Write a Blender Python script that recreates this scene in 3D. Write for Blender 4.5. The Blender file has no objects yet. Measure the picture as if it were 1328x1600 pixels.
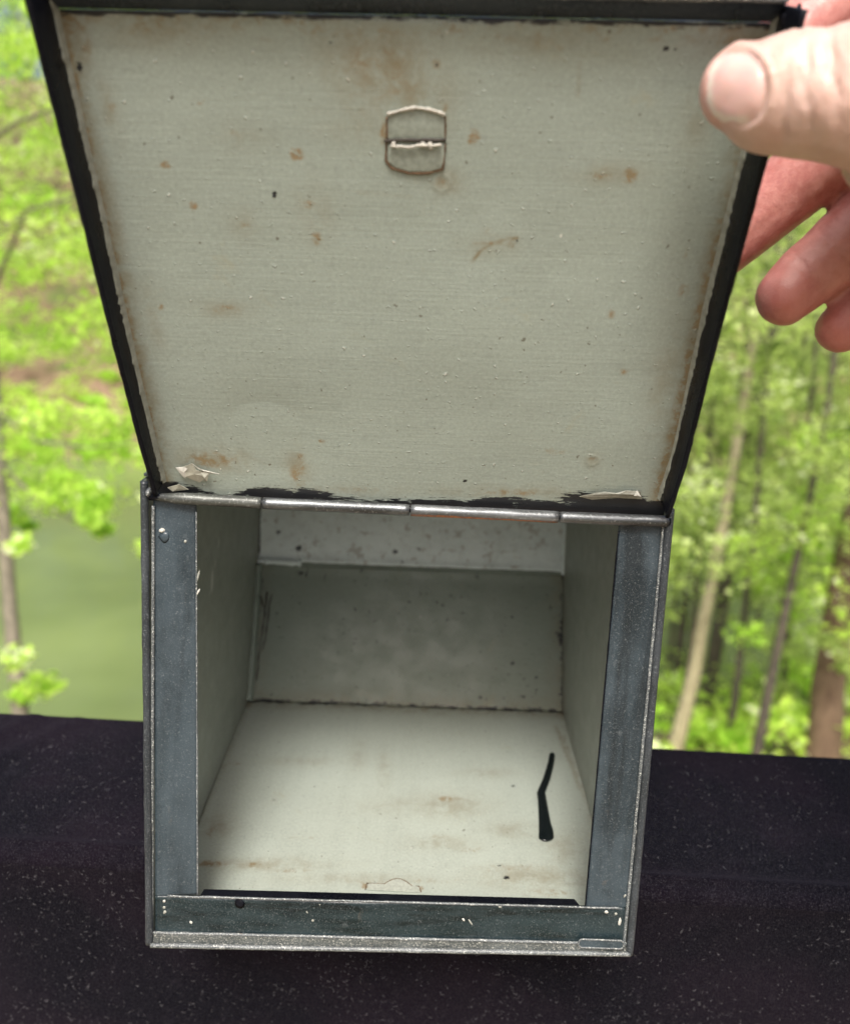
import bpy, bmesh, math, random
import numpy as np
from mathutils import Vector, Matrix
from mathutils.bvhtree import BVHTree
random.seed(7); RNG = np.random.default_rng(11)
sc = bpy.context.scene
COL = sc.collection

# ------------------------------------------------------------------ camera
PITCH, ROLL = 0.3158, 0.0366
CAM = np.array([0.0072, -0.2402, 0.2502]); FPX = 1280.0
_F = np.array([0, math.cos(PITCH), -math.sin(PITCH)])
_U0 = np.array([0, math.sin(PITCH), math.cos(PITCH)]); _R0 = np.array([1.0, 0, 0])
_R = _R0*math.cos(ROLL)+_U0*math.sin(ROLL); _U = _U0*math.cos(ROLL)-_R0*math.sin(ROLL)
cd = bpy.data.cameras.new('camera'); cam = bpy.data.objects.new('camera', cd); COL.objects.link(cam)
M = Matrix(((_R[0], _U[0], -_F[0], CAM[0]), (_R[1], _U[1], -_F[1], CAM[1]), (_R[2], _U[2], -_F[2], CAM[2]), (0, 0, 0, 1)))
cam.matrix_world = M
cd.sensor_fit = 'VERTICAL'; cd.sensor_height = 36; cd.sensor_width = 29.88; cd.lens = 28.8
cd.clip_start = 0.01; cd.clip_end = 500
cd.dof.use_dof = True; cd.dof.focus_distance = 0.285; cd.dof.aperture_fstop = 9.0
sc.camera = cam

# ------------------------------------------------------------------ sky and sun
SUN_EL, SUN_AZ = math.radians(56), math.radians(186)      # compass bearing, 0 = +Y: behind the viewer
w = bpy.data.worlds.new('World'); sc.world = w; w.use_nodes = True
nt = w.node_tree; bgn = nt.nodes['Background']
sky = nt.nodes.new('ShaderNodeTexSky'); sky.sky_type = 'NISHITA'; sky.sun_disc = False
sky.sun_elevation = SUN_EL; sky.sun_rotation = SUN_AZ; sky.air_density = 1.0; sky.dust_density = 8.0; sky.ozone_density = 0.6
nt.links.new(sky.outputs[0], bgn.inputs[0]); bgn.inputs[1].default_value = 0.09
sl = bpy.data.lights.new('sun', 'SUN'); so = bpy.data.objects.new('sun', sl); COL.objects.link(so)
sl.energy = 1.5; sl.angle = math.radians(18); sl.color = (1.0, 0.98, 0.945)
sd = Vector((math.sin(SUN_AZ)*math.cos(SUN_EL), math.cos(SUN_AZ)*math.cos(SUN_EL), math.sin(SUN_EL)))
so.rotation_euler = sd.to_track_quat('Z', 'Y').to_euler(); so.location = (0, -2, 4)
sc.view_settings.view_transform = 'Standard'; sc.view_settings.look = 'None'
sc.view_settings.exposure = 1.15; sc.view_settings.gamma = 1

# ------------------------------------------------------------------ measuring helpers
def ray(px, py):
    return _F + _R*((px-664)/FPX) - _U*((py-800)/FPX)          # depth 1 along the view axis
def at(px, py, d): return CAM + ray(px, py)*d
def on(px, py, P0, n):
    r = ray(px, py); return CAM + r*(np.dot(np.array(P0)-CAM, n)/np.dot(r, n))
def on_z(px, py, z): return on(px, py, (0, 0, z), np.array([0, 0, 1.0]))

# ------------------------------------------------------------------ object helpers
def tagp(o, label=None, cat=None, group=None, kind=None):
    if label: o['label'] = label
    if cat: o['category'] = cat
    if group: o['group'] = group
    if kind: o['kind'] = kind
    return o
def empty(name, loc, label, cat, group=None):
    o = bpy.data.objects.new(name, None); o.location = loc; o.empty_display_size = .02; COL.objects.link(o)
    return tagp(o, label, cat, group)
def make(name, verts, faces, mats, parent=None, smooth=True, fmat=None, uv=None, attrs=None):
    verts = np.asarray(verts, float)
    q_ = parent
    while q_ is not None: verts = verts - np.array(q_.location)[None]; q_ = q_.parent
    me = bpy.data.meshes.new(name)
    if isinstance(faces, np.ndarray):
        k = faces.shape[1]; nf = len(faces)
        me.vertices.add(len(verts)); me.vertices.foreach_set('co', verts.ravel())
        me.loops.add(nf*k); me.loops.foreach_set('vertex_index', faces.ravel().astype(np.int32))
        me.polygons.add(nf); me.polygons.foreach_set('loop_start', (np.arange(nf)*k).astype(np.int32))
        me.update(calc_edges=True)
    else:
        me.from_pydata(verts.tolist(), [], [list(map(int, f)) for f in faces])
    if not isinstance(mats, (list, tuple)): mats = [mats]
    for m in mats: me.materials.append(m)
    if fmat is not None: me.polygons.foreach_set('material_index', np.asarray(fmat, dtype=np.int32))
    me.polygons.foreach_set('use_smooth', [smooth]*len(me.polygons))
    if uv is not None:
        ul = me.uv_layers.new(name='UVMap'); li = np.empty(len(me.loops), np.int32); me.loops.foreach_get('vertex_index', li)
        ul.data.foreach_set('uv', np.asarray(uv)[li].ravel())
    if attrs:
        for an, av in attrs.items():
            a = me.attributes.new(an, 'FLOAT', 'POINT'); a.data.foreach_set('value', np.asarray(av, np.float32))
    me.update()
    o = bpy.data.objects.new(name, me); COL.objects.link(o)
    if parent is not None: o.parent = parent
    return o
def _h(ix, iy, s):
    v = np.sin(ix*127.1+iy*311.7+s*74.7)*43758.5453; return v-np.floor(v)
def vn(x, y, s=0, octv=3):
    x = np.asarray(x, float); y = np.asarray(y, float); t = 0; a = .5; n = 0
    for k in range(octv):
        ix, iy = np.floor(x), np.floor(y); fx, fy = x-ix, y-iy; fx = fx*fx*(3-2*fx); fy = fy*fy*(3-2*fy)
        t = t+a*((_h(ix, iy, s)*(1-fx)+_h(ix+1, iy, s)*fx)*(1-fy)+(_h(ix, iy+1, s)*(1-fx)+_h(ix+1, iy+1, s)*fx)*fy)
        n += a; a *= .5; x = x*2.03+17; y = y*2.03+5
    return t/n
def sstep(a, b, x): t = np.clip((x-a)/(b-a), 0, 1); return t*t*(3-2*t)

def sheet(name, c, nrm, th, mats, parent, step=.0008, disp=None, attr=None, backmat=None, arc=None):
    """a sheet-metal panel: fine front grid between corners c (bl, br, tr, tl), thickness th away from nrm"""
    bl, br, tr, tl = [np.array(p, float) for p in c]; nrm = np.array(nrm, float); nrm /= np.linalg.norm(nrm)
    W = max(np.linalg.norm(br-bl), np.linalg.norm(tr-tl)); H = max(np.linalg.norm(tl-bl), np.linalg.norm(tr-br))
    nu, nv = max(2, int(W/step)), max(2, int(H/step))
    u, v = np.meshgrid(np.linspace(0, 1, nu+1), np.linspace(0, 1, nv+1))
    P = (bl[None, None]*((1-u)*(1-v))[..., None]+br*(u*(1-v))[..., None]+tr*(u*v)[..., None]+tl*((1-u)*v)[..., None])
    u, v, P = u.ravel(), v.ravel(), P.reshape(-1, 3)
    Q = P.copy()
    if disp is not None:
        edge = np.minimum(np.minimum(u, 1-u)*W, np.minimum(v, 1-v)*H); Q = Q+nrm*(np.maximum(disp(P, u, v), -.85*th)*sstep(0, .0015, edge))[:, None]
    idx = np.arange((nu+1)*(nv+1)).reshape(nv+1, nu+1)
    f = np.stack([idx[:-1, :-1], idx[:-1, 1:], idx[1:, 1:], idx[1:, :-1]], -1).reshape(-1, 4)
    a, b, d = Q[f[0, 0]], Q[f[0, 1]], Q[f[0, 3]]
    flip = np.dot(np.cross(b-a, d-a), nrm) < 0
    if flip: f = f[:, ::-1]
    loop = list(idx[0, :])+list(idx[1:, -1])+list(idx[-1, -2::-1])+list(idx[-2:0:-1, 0])
    n0 = len(Q); B = P[loop]-nrm*th; L = len(loop)
    faces = [tuple(q) for q in f.tolist()]; fm = [0]*len(faces)
    for i in range(L):
        j = (i+1) % L; q = (loop[i], n0+i, n0+j, loop[j]); faces.append(q if not flip else q[::-1]); fm.append(1 if backmat else 0)
    bk = tuple(n0+i for i in range(L)); faces.append(bk[::-1] if not flip else bk); fm.append(1 if backmat else 0)
    V = np.vstack([Q, B]); uv = np.vstack([np.stack([u*W, v*H], 1), np.stack([u*W, v*H], 1)[loop]])
    at_ = {}
    if attr is not None:
        for k, val in attr(V, uv).items(): at_[k] = val
    return make(name, V, faces, [mats]+([backmat] if backmat else []), parent, True, fm, uv, at_)

def tube(pts, rad, n=12, cap=True, squash=None):
    """swept tube -> verts, faces"""
    pts = [np.array(p, float) for p in pts]
    if not hasattr(rad, '__len__'): rad = [rad]*len(pts)
    V, Fc = [], []; ref = None
    for i, p in enumerate(pts):
        t = pts[min(i+1, len(pts)-1)]-pts[max(i-1, 0)]; t /= np.linalg.norm(t)+1e-12
        if ref is None:
            ref = np.array([0, 0, 1.]) if abs(t[2]) < .9 else np.array([0, 1., 0])
        a = np.cross(t, ref); a /= np.linalg.norm(a); b = np.cross(a, t); ref = b
        for k in range(n):
            th = 2*math.pi*k/n; V.append(p+rad[i]*(a*math.cos(th)+b*math.sin(th)))
    for i in range(len(pts)-1):
        for k in range(n):
            Fc.append((i*n+k, i*n+(k+1) % n, (i+1)*n+(k+1) % n, (i+1)*n+k))
    if cap:
        Fc.append(tuple(range(n))[::-1]); Fc.append(tuple((len(pts)-1)*n+k for k in range(n)))
    return V, Fc
def join(parts):
    V, Fc = [], []
    for v, f in parts:
        o = len(V); V += list(v); Fc += [tuple(i+o for i in q) for q in f]
    return V, Fc
def prism(outline, ext, bev=0):
    """outline: list of 3-D points, ext: vector"""
    n = len(outline); V = [np.array(p, float) for p in outline]; V += [p+np.array(ext) for p in V[:n]]
    Fc = [tuple(range(n))[::-1], tuple(range(n, 2*n))]+[(i, (i+1) % n, n+(i+1) % n, n+i) for i in range(n)]
    return V, Fc
def fixn(o):
    bm = bmesh.new(); bm.from_mesh(o.data); bmesh.ops.recalc_face_normals(bm, faces=bm.faces); bm.to_mesh(o.data); bm.free()
    return o
def bevel(o, wd=.0004, seg=2):
    bm = bmesh.new(); bm.from_mesh(o.data); bmesh.ops.recalc_face_normals(bm, faces=bm.faces)
    es = [e for e in bm.edges if len(e.link_faces) == 2 and e.calc_face_angle(0) > .6]
    bmesh.ops.bevel(bm, geom=es, offset=wd, segments=seg, affect='EDGES', profile=.5, clamp_overlap=True)
    for f in bm.faces: f.smooth = True
    bm.to_mesh(o.data); bm.free(); return o

# ------------------------------------------------------------------ materials
class Mat:
    def __init__(s, name):
        s.m = bpy.data.materials.new(name); s.m.use_nodes = True; s.t = s.m.node_tree; s.b = s.t.nodes['Principled BSDF']
    def n(s, typ, **k):
        x = s.t.nodes.new(typ)
        for a, v in k.items():
            if a == 'ins':
                for q, z in v.items(): s.set(x.inputs[q], z)
            else: setattr(x, a, v)
        return x
    def set(s, inp, z):
        if isinstance(z, bpy.types.NodeSocket): s.t.links.new(z, inp)
        elif isinstance(z, tuple) and len(z) == 3 and inp.type == 'RGBA': inp.default_value = (*z, 1)
        else: inp.default_value = z
    def co(s, kind='Object', scale=(1, 1, 1)):
        tc = s.n('ShaderNodeTexCoord'); mp = s.n('ShaderNodeMapping', ins={'Vector': tc.outputs[kind], 'Scale': scale}); return mp.outputs[0]
    def noise(s, co, sc_=1, det=4, rough=.55, dist=0):
        return s.n('ShaderNodeTexNoise', ins={'Vector': co, 'Scale': sc_, 'Detail': det, 'Roughness': rough, 'Distortion': dist}).outputs['Fac']
    def ramp(s, f, a, b, lo=0., hi=1.):
        return s.n('ShaderNodeMapRange', interpolation_type='SMOOTHSTEP', ins={0: f, 1: a, 2: b, 3: lo, 4: hi}).outputs[0]
    def mix(s, f, a, b):
        x = s.n('ShaderNodeMix', data_type='RGBA'); s.set(x.inputs[0], f); s.set(x.inputs[6], a); s.set(x.inputs[7], b); return x.outputs[2]
    def mth(s, op, a, b=0.):
        x = s.n('ShaderNodeMath', operation=op); s.set(x.inputs[0], a); s.set(x.inputs[1], b); return x.outputs[0]
    def att(s, name): return s.n('ShaderNodeAttribute', attribute_name=name).outputs['Fac']
    def bump(s, h, st, dist, nrm=None):
        x = s.n('ShaderNodeBump', ins={'Height': h, 'Strength': st, 'Distance': dist})
        if nrm is not None: s.set(x.inputs['Normal'], nrm)
        return x.outputs[0]
    def out(s, **k):
        for a, v in k.items(): s.set(s.b.inputs[a.replace('_', ' ')], v)
        return s.m

def inner_paint(name, base, stroke=(30, 1200), tint=(.29, .27, .17), rough=.42):
    """old grey-green brushed enamel, stains and bare patches follow the attributes rust / black / pale"""
    m = Mat(name); uv = m.co('UV'); st = m.co('UV', (stroke[0], stroke[1], 1))
    big = m.noise(uv, 14, 3); med = m.noise(uv, 90, 4, .65); fine = m.noise(uv, 900, 3, .7); brush = m.noise(st, 1, 3, .6)
    c = m.mix(m.ramp(big, .35, .7, 0, .35), base, tuple(x*.86 for x in base))
    c = m.mix(m.mth('MULTIPLY', m.ramp(brush, .3, .75, 0, .42), m.ramp(m.noise(uv, 38, 4, .6), .38, .62, .0, 1.)), c, tuple(x*.80 for x in base)); c = m.mix(m.ramp(m.noise(m.co('UV', (stroke[0]*.5, stroke[1]*.18, 1)), 1, 4, .6, .4), .4, .7, 0, .30), c, tuple(x*.84 for x in base))
    c = m.mix(m.ramp(fine, .45, .7, 0, .30), c, tuple(min(1, x*1.4) for x in base)); c = m.mix(m.ramp(fine, .45, .3, 0, .35), c, tuple(x*.62 for x in base)); c = m.mix(m.ramp(m.noise(uv, 230, 4, .7), .52, .70, 0, .28), c, tuple(x*.7 for x in base))
    c = m.mix(m.ramp(m.noise(uv, 40, 5, .7, .6), .60, .75, 0, .35), c, tint)
    sp = m.noise(uv, 420, 2, .5)
    c = m.mix(m.ramp(sp, .71, .75, 0, .75), c, (.08, .07, .05))
    sp2 = m.noise(m.co('UV', (1, 1, 3)), 520, 2, .5)
    c = m.mix(m.ramp(sp2, .725, .76, 0, .55), c, (.58, .58, .53))
    ru = m.att('rust'); rr = m.ramp(m.mth('MULTIPLY', ru, m.ramp(m.noise(uv, 330, 5, .7, .5), .3, .68, .0, 1.9)), .15, .95)
    c = m.mix(m.mth('MULTIPLY', rr, .75), c, m.mix(m.ramp(fine, .35, .65), (.225, .13, .042), (.155, .11, .05)))
    so_ = m.att('soil'); c = m.mix(m.mth('MULTIPLY', so_, m.ramp(m.noise(uv, 150, 5, .7, .5), .3, .65, .15, 1.)), c, (.165, .132, .070))
    pa = m.att('pale'); pr = m.ramp(m.mth('ADD', pa, m.mth('MULTIPLY', m.mth('SUBTRACT', med, .5), .6)), .4, .65)
    c = m.mix(pr, c, (.50, .51, .47))
    bk = m.att('black'); br = m.ramp(m.mth('ADD', bk, m.mth('MULTIPLY', m.mth('SUBTRACT', m.noise(m.co('UV', (110, 900, 1)), 1.6, 5, .75), .5), 1.9)), .42, .50)
    c = m.mix(br, c, (.012, .013, .015))
    h = m.mth('ADD', m.mth('MULTIPLY', brush, .5), m.mth('ADD', m.mth('MULTIPLY', m.ramp(sp2, .66, .76), 1.6), m.mth('MULTIPLY', med, .35)))
    h = m.mth('ADD', h, m.mth('MULTIPLY', fine, .35))
    return m.out(Base_Color=c, Roughness=m.ramp(med, .3, .7, rough-.07, rough+.12), Normal=m.bump(h, .55, .00025), Specular_IOR_Level=.45)

def dark_paint(name, base=(.022, .027, .032), worn=(.30, .33, .34), amt=.5, rough=.36, scale=1.0, streak=None):
    m = Mat(name); co = m.co('Object'); big = m.noise(co, 55*scale, 4, .6, .4); med = m.noise(co, 260*scale, 4, .7); fine = m.noise(co, 1500, 3, .7)
    c = m.mix(m.ramp(big, .35, .68), base, tuple(x*1.5+(.001 if 'gloss' in name else .005) for x in base))
    if streak:
        sk = m.noise(m.co('Object', streak), 1, 4, .6, .3); c = m.mix(m.ramp(sk, .42, .66), c, tuple(x*1.7+.006 for x in base)); c = m.mix(m.ramp(sk, .48, .32), c, tuple(x*.55 for x in base))
    c = m.mix(m.ramp(med, .62, .72, 0, .35*amt), c, worn)
    c = m.mix(m.ramp(fine, .57, .68, 0, .75*amt), c, worn); c = m.mix(m.ramp(m.noise(co, 2600, 2, .6), .52, .7, 0, .35*amt), c, worn)
    c = m.mix(m.ramp(m.noise(co, 120, 4, .7, .8), .68, .74, 0, .5*amt), c, (.20, .15, .10))
    h = m.mth('ADD', m.mth('MULTIPLY', med, .6), m.mth('MULTIPLY', fine, .4))
    return m.out(Base_Color=c, Roughness=m.ramp(big, .3, .7, rough-.08, rough+.14), Normal=m.bump(h, .5, .0003), Specular_IOR_Level=.13 if 'gloss' in name else .40)

BASE = (.265, .308, .272)
M_lid = inner_paint('grey_green_enamel', BASE)
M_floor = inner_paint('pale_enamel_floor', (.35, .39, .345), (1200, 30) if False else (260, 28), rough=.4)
M_wall = inner_paint('shaded_wall_enamel', (.195, .232, .19), (60, 200))  # the floor's enamel, darkened: shade at the box back put into the colour
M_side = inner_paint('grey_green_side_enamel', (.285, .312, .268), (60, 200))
M_upper = inner_paint('bluish_lightened_enamel', (.74, .82, .80), (60, 200), tint=(.30, .33, .30))  # bluish enamel, its colour lightened to stand in for light on the strip
M_dark = dark_paint('blue_black_enamel')
M_flange = dark_paint('blue_grey_enamel', (.022, .033, .041), amt=.28, rough=.31, streak=(70, 14, 9))
M_rim = dark_paint('black_gloss_enamel', (.003, .0035, .006), amt=.04, rough=.30)
M_toprim = dark_paint('blue_black_top_rim', (.010, .016, .026), amt=.25, rough=.25)
M_bottomfl = dark_paint('dark_green_black_enamel', (.007, .015, .018), amt=.28, rough=.22, scale=.6, streak=(22, 60, 160))
M_edge = dark_paint('worn_edge_metal', (.07, .08, .085), worn=(.60, .62, .58), amt=1.5, rough=.33)
def worn_metal(name, base, met, rust):
    m = Mat(name); co = m.co('Object'); big = m.noise(m.co('Object', (30, 260, 260)), 1, 4, .65); fine = m.noise(co, 1100, 3, .7)
    c = m.mix(m.ramp(big, .35, .65), base, tuple(x*.35 for x in base)); c = m.mix(m.ramp(fine, .55, .7, 0, .5), c, (.45, .46, .46))
    if rust:
        r = m.ramp(m.mth('ADD', m.att('low'), m.mth('MULTIPLY', m.mth('SUBTRACT', big, .5), .8)), .45, .6)
        c = m.mix(r, c, m.mix(m.ramp(fine, .4, .6), (.42, .17, .07), (.24, .12, .08)))
    return m.out(Base_Color=c, Metallic=met, Roughness=m.ramp(fine, .3, .7, .28, .5), Normal=m.bump(m.noise(co, 700, 3, .6), .4, .0002))
M_hinge = worn_metal('worn_hinge_steel', (.20, .215, .225), .75, False)
M_hinge_r = worn_metal('rusty_hinge_steel', (.20, .215, .225), .6, True)
M_hinge_g = worn_metal('dull_hinge_steel', (.12, .13, .12), .35, False)
def simple(name, col, rough=.5, met=0, spec=.5, bsc=800, bst=.3, var=.25):
    m = Mat(name); co = m.co('Object'); n = m.noise(co, bsc, 3, .6)
    c = m.mix(m.ramp(n, .3, .7), col, tuple(x*(1-var) for x in col))
    return m.out(Base_Color=c, Roughness=rough, Metallic=met, Specular_IOR_Level=spec, Normal=m.bump(n, bst, .0002))
M_drip = simple('black_paint_drip', (.006, .009, .010), .22, bst=.05)
M_solder = simple('pale_solder_bead', (.52, .50, .44), .35, bst=.6)
M_flake = simple('pale_paint_flake', (.56, .56, .51), .4); M_chip = simple('grey_paint_chip', (.33, .34, .30), .5)
M_seam = simple('dark_seam_crack', (.035, .027, .02), .7)
M_rustseam = simple('brown_rust_line', (.12, .07, .035), .8)

# ------------------------------------------------------------------ THE BOX
HW = .09; H = .1703; FL = .0269; D = .1682
nF = np.array([0, -H, FL]); nF /= np.linalg.norm(nF)
upF = np.array([0, FL, H]); upF /= np.linalg.norm(upF)
def fp(px, py, off=0.): return on(px, py, np.array([0, 0, 0])+nF*off, nF)
box = empty('metal_box', (0, .07, 0), 'small old dark enamelled metal box standing open on the black cloth, grey-green inside', 'box')
BL, BR = fp(233, 1472), fp(985, 1490); TL, TR = fp(221, 752), fp(1052, 796)
BB = [np.array([-HW, D, 0]), np.array([HW, D, 0])]
B1 = [np.array([-HW, .2067, .0694]), np.array([HW, .2067, .0694])]
TOPZ = H+.004; B2 = [np.array([-HW, .2067+.0084/.0273*(TOPZ-.0694), TOPZ]), np.array([HW, .2067+.0084/.0273*(TOPZ-.0694), TOPZ])]

def spots(V, lst, P0, n):
    """soft round marks measured at (px, py, half-width, half-height in px, strength)"""
    r = np.zeros(len(V))
    for (px, py, a, b, s) in lst:
        c = on(px, py, P0, n); e = on(px+1, py, P0, n)-c; k = np.linalg.norm(e); e /= k
        u = np.cross(n, e); d = V-c; x = d@e/(a*k); y = d@u/(b*k); r = np.maximum(r, s*np.exp(-(x*x+y*y)*.9))
    return r

# floor
nz = np.array([0, 0, 1.0])
def floor_attr(V, uv):
    z0 = (0, 0, 0)
    r = spots(V, [(330, 1350, 25, 8, .7), (395, 1352, 22, 7, .6), (450, 1362, 40, 6, .45), (700, 1250, 22, 8, .6), (690, 1310, 18, 8, .4), (365, 1193, 12, 6, .6), (860, 1400, 60, 10, .4), (800, 1360, 90, 14, .3), (620, 1380, 160, 8, .3), (570, 1388, 6, 6, 1), (658, 1390, 4, 6, .8), (740, 1330, 30, 8, .35), (480, 1310, 50, 6, .3), (330, 1300, 10, 14, .45)], z0, nz)
    b = spots(V, [(801, 1230, 4, 3, 1.), (790, 1375, 5, 4, 1.2), (780, 1356, 3, 3, 1), (428, 1251, 3, 3, 1), (615, 1357, 3, 3, .9), (640, 1180, 8, 2, .7)], z0, nz)
    # grime along the back seam and the sides, and a long scuff near the right wall
    yy = V[:, 1]; xx = V[:, 0]; nn = vn(xx*400, yy*400, 3)
    g = sstep(.012, 0, D-yy)*nn*1.2+sstep(.005, 0, HW-np.abs(xx))*nn*.8
    for p, q in (((868, 1135), (912, 1248)), ((880, 1150), (905, 1235))):
        P, Q = on_z(*p, 0), on_z(*q, 0); t = np.clip(((V-P)@(Q-P))/np.dot(Q-P, Q-P), 0, 1); d = np.linalg.norm(V-(P+t[:, None]*(Q-P)), axis=1); g = np.maximum(g, .62*sstep(.0022, .0003, d)*(.9+.6*nn))
    so_ = spots(V, [(840, 1375, 90, 22, .55), (700, 1260, 60, 26, .5), (690, 1320, 50, 16, .4), (400, 1352, 110, 14, .5), (340, 1290, 26, 30, .5), (560, 1375, 120, 12, .35), (620, 1260, 60, 20, .3), (470, 1190, 60, 12, .3), (760, 1210, 40, 12, .35), (880, 1330, 30, 40, .4), (560, 1180, 14, 40, .3), (600, 1200, 10, 50, .3), (800, 1300, 40, 20, .4)], z0, nz)
    so_ = np.maximum(so_, g*.8)
    return {'soil': so_, 'rust': r+g*.35, 'black': b*.75+sstep(.004, 0, D-yy)*nn*.9, 'pale': np.zeros(len(V))}
def floor_disp(P, u, v): return .0006*(vn(P[:, 0]*25, P[:, 1]*25, 5, 2)-.5)+.00012*vn(P[:, 0]*600, P[:, 1]*600, 6)
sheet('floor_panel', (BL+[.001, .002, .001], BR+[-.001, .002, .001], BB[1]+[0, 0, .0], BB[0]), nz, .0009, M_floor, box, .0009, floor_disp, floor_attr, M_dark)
# back, lower slope
nB = np.cross(B1[0]-BB[0], np.array([1., 0, 0])); nB = nB*np.sign(-nB[1]); nB /= np.linalg.norm(nB)
def back_attr(V, uv):
    nn = vn(uv[:, 0]*300, uv[:, 1]*300, 9); e = np.minimum(uv[:, 0], 2*HW-uv[:, 0])
    b0 = sstep(.006, 0, e)*nn*1.1+.7*sstep(.70, .8, vn(uv[:, 0]*500, uv[:, 1]*500, 58))
    r = sstep(.006, 0, uv[:, 1])*nn+sstep(.01, 0, e)*nn*.8+sstep(.07, .079, uv[:, 1])*nn*.7
    b = spots(V, [(675, 884, 8, 5, .9), (640, 940, 4, 3, .6), (800, 965, 3, 3, .7), (875, 1000, 4, 3, .8), (800, 1037, 4, 3, .8), (838, 1058, 4, 3, .7), (470, 895, 8, 5, .6), (556, 1000, 5, 4, .4), (750, 1090, 4, 3, .7), (745, 900, 6, 8, .5)], BB[0], nB)
    b = np.maximum(np.maximum(b, b0*.8), sstep(.0045, .0, uv[:, 1])*(.2+nn*.9)*.8)
    return {'soil': np.clip(sstep(.012, 0, uv[:, 1])+sstep(.014, 0, e)+.25*vn(uv[:, 0]*60, uv[:, 1]*60, 55), 0, 1)*.4, 'rust': r*.5, 'black': b, 'pale': spots(V, [(661, 906, 6, 6, .5), (440, 885, 8, 4, .4)], BB[0], nB)}
def back_disp(P, u, v): return .0008*(vn(P[:, 0]*30, P[:, 2]*30, 8, 2)-.5)+.0012*np.exp(-((1-v)/.05)**2)
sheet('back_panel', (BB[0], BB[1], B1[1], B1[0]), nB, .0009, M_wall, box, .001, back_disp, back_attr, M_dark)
nU = np.cross(B2[0]-B1[0], np.array([1., 0, 0])); nU = nU*np.sign(-nU[1]); nU /= np.linalg.norm(nU)
def upper_attr(V, uv):
    nn = vn(uv[:, 0]*260, uv[:, 1]*260, 19); e = np.minimum(uv[:, 0], 2*HW-uv[:, 0])
    b = spots(V, [(435, 832, 5, 5, .8), (617, 862, 5, 5, .9), (655, 858, 4, 5, .7), (467, 857, 7, 6, .9), (545, 866, 4, 3, .6), (628, 878, 4, 4, .7), (606, 842, 4, 3, .6), (655, 856, 4, 3, .6), (700, 865, 3, 3, .6), (780, 840, 4, 3, .4)], B1[0], nU)
    b = np.maximum(b, sstep(.003, 0, e)*(.3+nn))
    b = np.maximum(b, sstep(.0022, 0, uv[:, 1])*(nn*1.1))
    return {'rust': sstep(.01, 0, uv[:, 1])*nn*.5*.6, 'soil': .15*sstep(.5, .8, nn), 'black': b*.8, 'pale': sstep(.45, .75, vn(uv[:, 0]*300, uv[:, 1]*360, 29))*.6}
def upper_disp(P, u, v): return .0012*(vn(P[:, 0]*90, P[:, 2]*90, 18, 3)-.5)+.0012*np.exp(-(v/.03)**2)
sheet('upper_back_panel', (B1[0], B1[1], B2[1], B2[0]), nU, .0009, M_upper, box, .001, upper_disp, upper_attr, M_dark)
for pix in ([(418, 925), (414, 960), (409, 1000), (404, 1035), (401, 1072)], [(425, 929), (419, 965), (415, 1000), (408, 1020)], [(407, 930), (410, 945), (416, 952)], [(477, 868), (481, 890), (478, 905)]):
    P_ = []
    for a_, b_ in zip(pix[:-1], pix[1:]):
        for t_ in (0, .25, .5, .75): P_.append(on(a_[0]+(b_[0]-a_[0])*t_+random.uniform(-1.2, 1.2), a_[1]+(b_[1]-a_[1])*t_, BB[0]+nB*.0004, nB))
    v_, f_ = tube(P_, [.00038*random.uniform(.4, 1.5) for _ in P_], 6); make('seam_crack', v_, f_, M_seam, box)
# folded ridge where the two back sheets lap
def rope(name, p, q, r, mat, parent, seg=80, wob=.0004, n=8, seed=0, rv=.6):
    p, q = np.array(p), np.array(q); pts = []; rad = []
    for i in range(seg+1):
        t = i/seg; pts.append(p+(q-p)*t+np.array([0, wob*(vn(t*17, seed, seed)-.5)*2, wob*(vn(t*19, seed+3, seed)-.5)*2])); rad.append(r*(1-rv/2+rv*float(vn(t*31, seed+7, seed))))
    v, f = tube(pts, rad, n); return make(name, v, f, mat, parent)
rope('ridge_bead', B1[0]+nU*.0003, B1[1]+nU*.0003, .0011, M_wall, box, seed=2)
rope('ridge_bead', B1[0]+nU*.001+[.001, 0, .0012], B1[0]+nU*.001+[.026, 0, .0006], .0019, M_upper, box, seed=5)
rope('seam_bead', BB[0]+[.0015, -.002, .001], B1[0]+[.0015, -.003, 0], .0022, M_wall, box, seed=8)
rope('seam_bead', B1[1]+[-.0008, -.0025, 0], B1[1]+(B2[1]-B1[1])*.5+[-.0008, -.0025, 0], .0012, M_upper, box, seed=12)

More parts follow.
